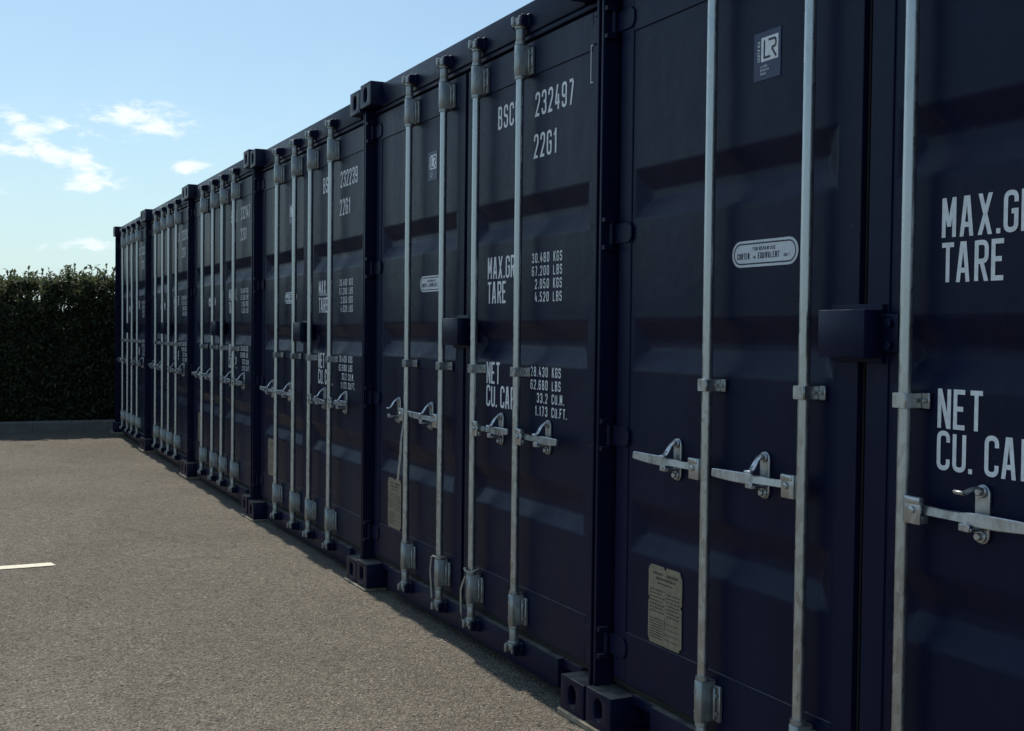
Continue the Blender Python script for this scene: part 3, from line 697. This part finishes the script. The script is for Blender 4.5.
# ------------------------------------------------------------------ six containers in the row
def copy_tree(o, parent=None):
    c = o.copy(); scene.collection.objects.link(c); c.parent = parent
    for ch in list(o.children): copy_tree(ch, c)
    return c
INFO = [(None, "nearest navy container at the right edge, its lettering cut by the frame", .005),
        ("232497", "navy container marked 232497 with one door handle hanging down", 0.0),
        ("232239", "navy container marked 232239, third from the right in the row", -.012),
        ("232147", "navy container fourth from the right, between the 232239 one and the two farthest ones", .007),
        ("232510", "navy container second from the hedge end of the row", .008),
        ("232368", "navy container at the far left end of the row, beside the green hedge", .008)]
conts = []
for i, (num, lab, dz) in enumerate(INFO):
    c = root if i == 0 else copy_tree(root)
    conts.append(c)
for i, (c, (num, lab, dz)) in enumerate(zip(conts, INFO)):
    c.location = ((0, 0, .003, -.002, .002, 0)[i], i * (W + GAP) - W / 2, dz)
    tag(c, lab, 'shipping container', 'navy shipping containers standing side by side in a row')
    doors = sorted([o for o in c.children if o.name.split('.')[0] == 'door'], key=lambda o: min(v.co.y for v in o.data.vertices))
    dr, dl = doors
    if num:
        marking('owner_code', [(1.532, 2.142, .093, 'BSCU', ser)], dr); marking('serial_number', [(1.866, 2.142, .093, num, ser)], dr); marking('size_code', [(1.858, 1.984, .093, '22G1', ser)], dr)
    if i == 0:
        hk = min([o for o in dr.children if o.name.split('.')[0] == 'latch_hook'], key=lambda o: -o.location.y)
        hk.rotation_euler = (0, R(38), 0); hk['label'] = 'latch hook swung up off its handle'
    for o in dr.children:
        if o.name.split('.')[0] in ('weight_marking', 'capacity_figure', 'unit_marking'): o.location.y = (-.010, .010, .004, -.006, .003, -.004)[i]
    r3 = random.Random(50 + i)
    for h in [o for d in doors for o in d.children if o.name.split('.')[0] == 'handle']:
        h.rotation_euler = (R(r3.uniform(-1.8, 1.8)), 0, 0)
        if i == 1 and h.location.y > W / 2 - .62:                  # this one has been let go and hangs straight down
            h.rotation_euler = (R(-88), 0, 0); h['label'] = 'handle let go and hanging down'

# ------------------------------------------------------------------ timber packers under the joints of the row
rp = random.Random(5)
for k in range(7):
    y = k * (W + GAP) - W - GAP / 2 + rp.uniform(-.02, .02)
    zt = min(INFO[max(0, k - 1)][2], INFO[min(5, k)][2]) - .0006
    bm = BM(); a, b = y - .172, y + .168
    x0 = -.013 + rp.uniform(-.004, .003)
    v = [bm.verts.new((x, yy, z)) for x in (x0, .12) for yy in (a, b) for z in (GZ + .0005, zt)]
    for q in ((0, 1, 3, 2), (4, 6, 7, 5), (0, 4, 5, 1), (2, 3, 7, 6), (0, 2, 6, 4), (1, 5, 7, 3)): bm.faces.new([v[j] for j in q])
    lab = ["timber packer under the near end of the nearest container", "timber packer under the joint of the nearest and 232497 containers", "timber packer under the joint of containers 232497 and 232239",
           "timber packer under the left corner of container 232239", "timber packer under the joint of the third and second farthest containers", "timber packer under the joint of the two farthest containers", "timber packer under the far left corner of the row beside the kerb"][k]
    tag(obj('timber_packer', bm, M['wood'], bevel=.003, origin=(.12, y, GZ)), lab, 'packer', 'timber packers under the container corners')

# ------------------------------------------------------------------ loose seal cables on two of the rods of container 232497
cy = conts[1].location.y
def wpt(x, s, z): return Vector((x, cy + W / 2 - s, z))
s3 = RODS[2][1]
pts = []
for t in range(15):
    u = t / 14
    pts.append(wpt(.008 + .006 * math.sin(6 * u), s3 - .030 + .016 * math.sin(4.3 * u) + .02 * (1 - u) ** 3, .322 - .215 * u))
ring = [wpt(RODX + .030 * math.cos(a), s3 + .030 * math.sin(a), .322 + .006 * math.sin(2 * a)) for a in [2 * math.pi * k / 12 for k in range(1, 9)]]
bm = BM(); tube(bm, ring + [wpt(.004, s3 + .012, .30), wpt(.0, s3 - .01, .262), wpt(.002, s3 - .030, .235), wpt(.004, s3 - .034, .19), wpt(.006, s3 - .036, .14), wpt(.008, s3 - .028, .108), wpt(.012, s3 - .012, .104)], .0042)
tag(obj('seal_cable', bm, M['wire']), 'pale cable looped around the bottom bracket of the third rod on container 232497', 'cable', 'seal cables on rod ends')
s2 = RODS[1][1]
bm = BM(); tube(bm, [wpt(RODX + .028 * math.cos(a), s2 + .030 * math.sin(a), .318) for a in [2 * math.pi * k / 12 for k in range(1, 9)]] + [wpt(.008, s2 - .024, .31), wpt(.006, s2 - .032, .25), wpt(.010, s2 - .030, .18), wpt(.012, s2 - .026, .125), wpt(.012, s2 - .010, .105)], .0036)
tag(obj('seal_cable', bm, M['wire']), 'thin cable tied down the bottom bracket of the second rod on container 232497', 'cable', 'seal cables on rod ends')

# ------------------------------------------------------------------ the hedge beyond the kerb
HY0, HY1 = KY + .20, KY + 1.45
hedge = bpy.data.objects.new('hedge', None); scene.collection.objects.link(hedge); hedge.location = (-3, KY + .8, GZ)
tag(hedge, 'tall dark green leafy hedge behind the low kerb beyond the containers', 'hedge')
def topz(x, y):
    return 1.98 + .10 * noise.noise(Vector((x * .9, y * .9, 1.3))) + .09 * noise.noise(Vector((x * 2.7, y * 2.7, 5))) + .05 * noise.noise(Vector((x * 6, y * 6, 9)))
bm = BM(); rl = random.Random(11)
def add_leaf(p, d, up, ln, wd):
    side = d.cross(up).normalized(); nrm = side.cross(d)
    a = bm.verts.new(p); b = bm.verts.new(p + d * ln * .45 + side * wd * .5 + nrm * wd * .18); c = bm.verts.new(p + d * ln - nrm * ln * .12); e = bm.verts.new(p + d * ln * .45 - side * wd * .5 + nrm * wd * .18); m_ = bm.verts.new(p + d * ln * .5)
    bm.faces.new((a, b, m_)); bm.faces.new((b, c, m_)); bm.faces.new((c, e, m_)); bm.faces.new((e, a, m_))
def rvec(r): return Vector((r.gauss(0, 1), r.gauss(0, 1), r.gauss(0, 1))).normalized()
def leaf_at(p, r, out):
    d = (rvec(r) * .9 + out + Vector((0, 0, .15))).normalized(); up = (rvec(r) * .7 + Vector((0, 0, 1))).normalized()
    ln = r.uniform(.05, .09); add_leaf(p, d, up, ln, ln * r.uniform(.38, .55))
def fill(x0, x1, n, r):
    for _ in range(n):
        x = r.uniform(x0, x1); t = r.random()
        if t < .55:        # front face, dense shell
            y = HY0 + abs(r.gauss(0, .20)) + .10 * noise.noise(Vector((x * 1.6, 7, 0))); z = GZ + .10 + (r.random()) * 1.95; out = Vector((0, -.8, 0))
        elif t < .85:      # crown
            y = r.uniform(HY0, HY1); z = topz(x, y) - abs(r.gauss(0, .30)); out = Vector((0, -.2, .7))
        else:
            y = r.uniform(HY0 + .1, HY1); z = r.uniform(.3, 1.9); out = Vector((0, 0, .3))
        if z > topz(x, y) - .02: z = topz(x, y) - r.random() * .1
        if noise.noise(Vector((x * 3.1, y * 3.1, z * 3.1))) < -.28 and r.random() < .75: continue
        if z > 1.45 and noise.noise(Vector((x * 5.5 + 9, y * 1.2, z * 5.5))) < -.14 - .25 * (1.9 - z) and r.random() < .88: continue
        leaf_at(Vector((x, y, z)), r, out)
fill(-2.6, 1.3, 62000, rl); fill(-13.5, -2.6, 52000, rl); fill(1.3, 6.5, 12000, rl)
stems = BM()
for _ in range(420):       # young shoots standing out of the top
    x = rl.uniform(-13, 6) if rl.random() < .55 else rl.uniform(-2.2, 1.2); y = rl.uniform(HY0 + .05, HY1); z0 = topz(x, y) - .12; hgt = rl.uniform(.12, .28) * (1.15 if -.6 < x < .6 else .9)
    lean = Vector((rl.gauss(0, .22), rl.gauss(0, .15), 1)).normalized()
    tube(stems, [Vector((x, y, z0)) + lean * hgt * q for q in (0, .5, 1)], [.004, .003, .0015], 4)
    for q in range(int(hgt / .022)):
        leaf_at(Vector((x, y, z0)) + lean * (q * .022 + .02), rl, Vector((rl.gauss(0, .6), rl.gauss(0, .6), .8)))
me = bpy.data.meshes.new('foliage'); bm.to_mesh(me); bm.free(); me.materials.append(M['leaf'])
fo = bpy.data.objects.new('foliage', me); scene.collection.objects.link(fo); fo.parent = hedge; fo.matrix_parent_inverse = Matrix.Translation(-hedge.location)
for i in range(30):        # stems rising from the bed
    x = -13.2 + i * .66 + rl.uniform(-.15, .15); y = KY + .75 + rl.uniform(-.2, .2)
    p = Vector((x, y, GZ + .05)); tube(stems, [p, p + Vector((rl.uniform(-.08, .08), rl.uniform(-.08, .08), .6)), p + Vector((rl.uniform(-.2, .2), rl.uniform(-.2, .2), 1.2)), p + Vector((rl.uniform(-.3, .3), rl.uniform(-.3, .3), 1.8))], [.035, .028, .018, .007], 7)
    for q in range(7):
        b0 = p + Vector((rl.uniform(-.05, .05), rl.uniform(-.05, .05), rl.uniform(.3, 1.2))); tube(stems, [b0, b0 + Vector((rl.uniform(-.25, .25), rl.uniform(-.35, .35), .25)), b0 + Vector((rl.uniform(-.4, .4), rl.uniform(-.5, .5), .6))], [.012, .008, .003], 5)
core = BM()  # solid dark sheets added inside the hedge to block light, in place of twigs
nxs, nzs = 110, 12
for sy, yy in ((-1, HY0 + .34), (1, HY1 - .34)):
    g = [[core.verts.new((-13.3 + i * .18, yy + .16 * noise.noise(Vector((i * .5, j * .6, sy * 4))), GZ + .08 + j * .148 + (.05 + .025 * j) * noise.noise(Vector((i * .33, j * .2, 8 + sy))))) for j in range(nzs)] for i in range(nxs)]
    for i in range(nxs - 1):
        for j in range(nzs - 1): core.faces.new((g[i][j], g[i + 1][j], g[i + 1][j + 1], g[i][j + 1]))
co = obj('light_blocking_core', core, M['bark']); co.parent = hedge; co.matrix_parent_inverse = Matrix.Translation(-hedge.location)
st = obj('branches', stems, M['bark'], smooth=50); st.parent = hedge; st.matrix_parent_inverse = Matrix.Translation(-hedge.location)
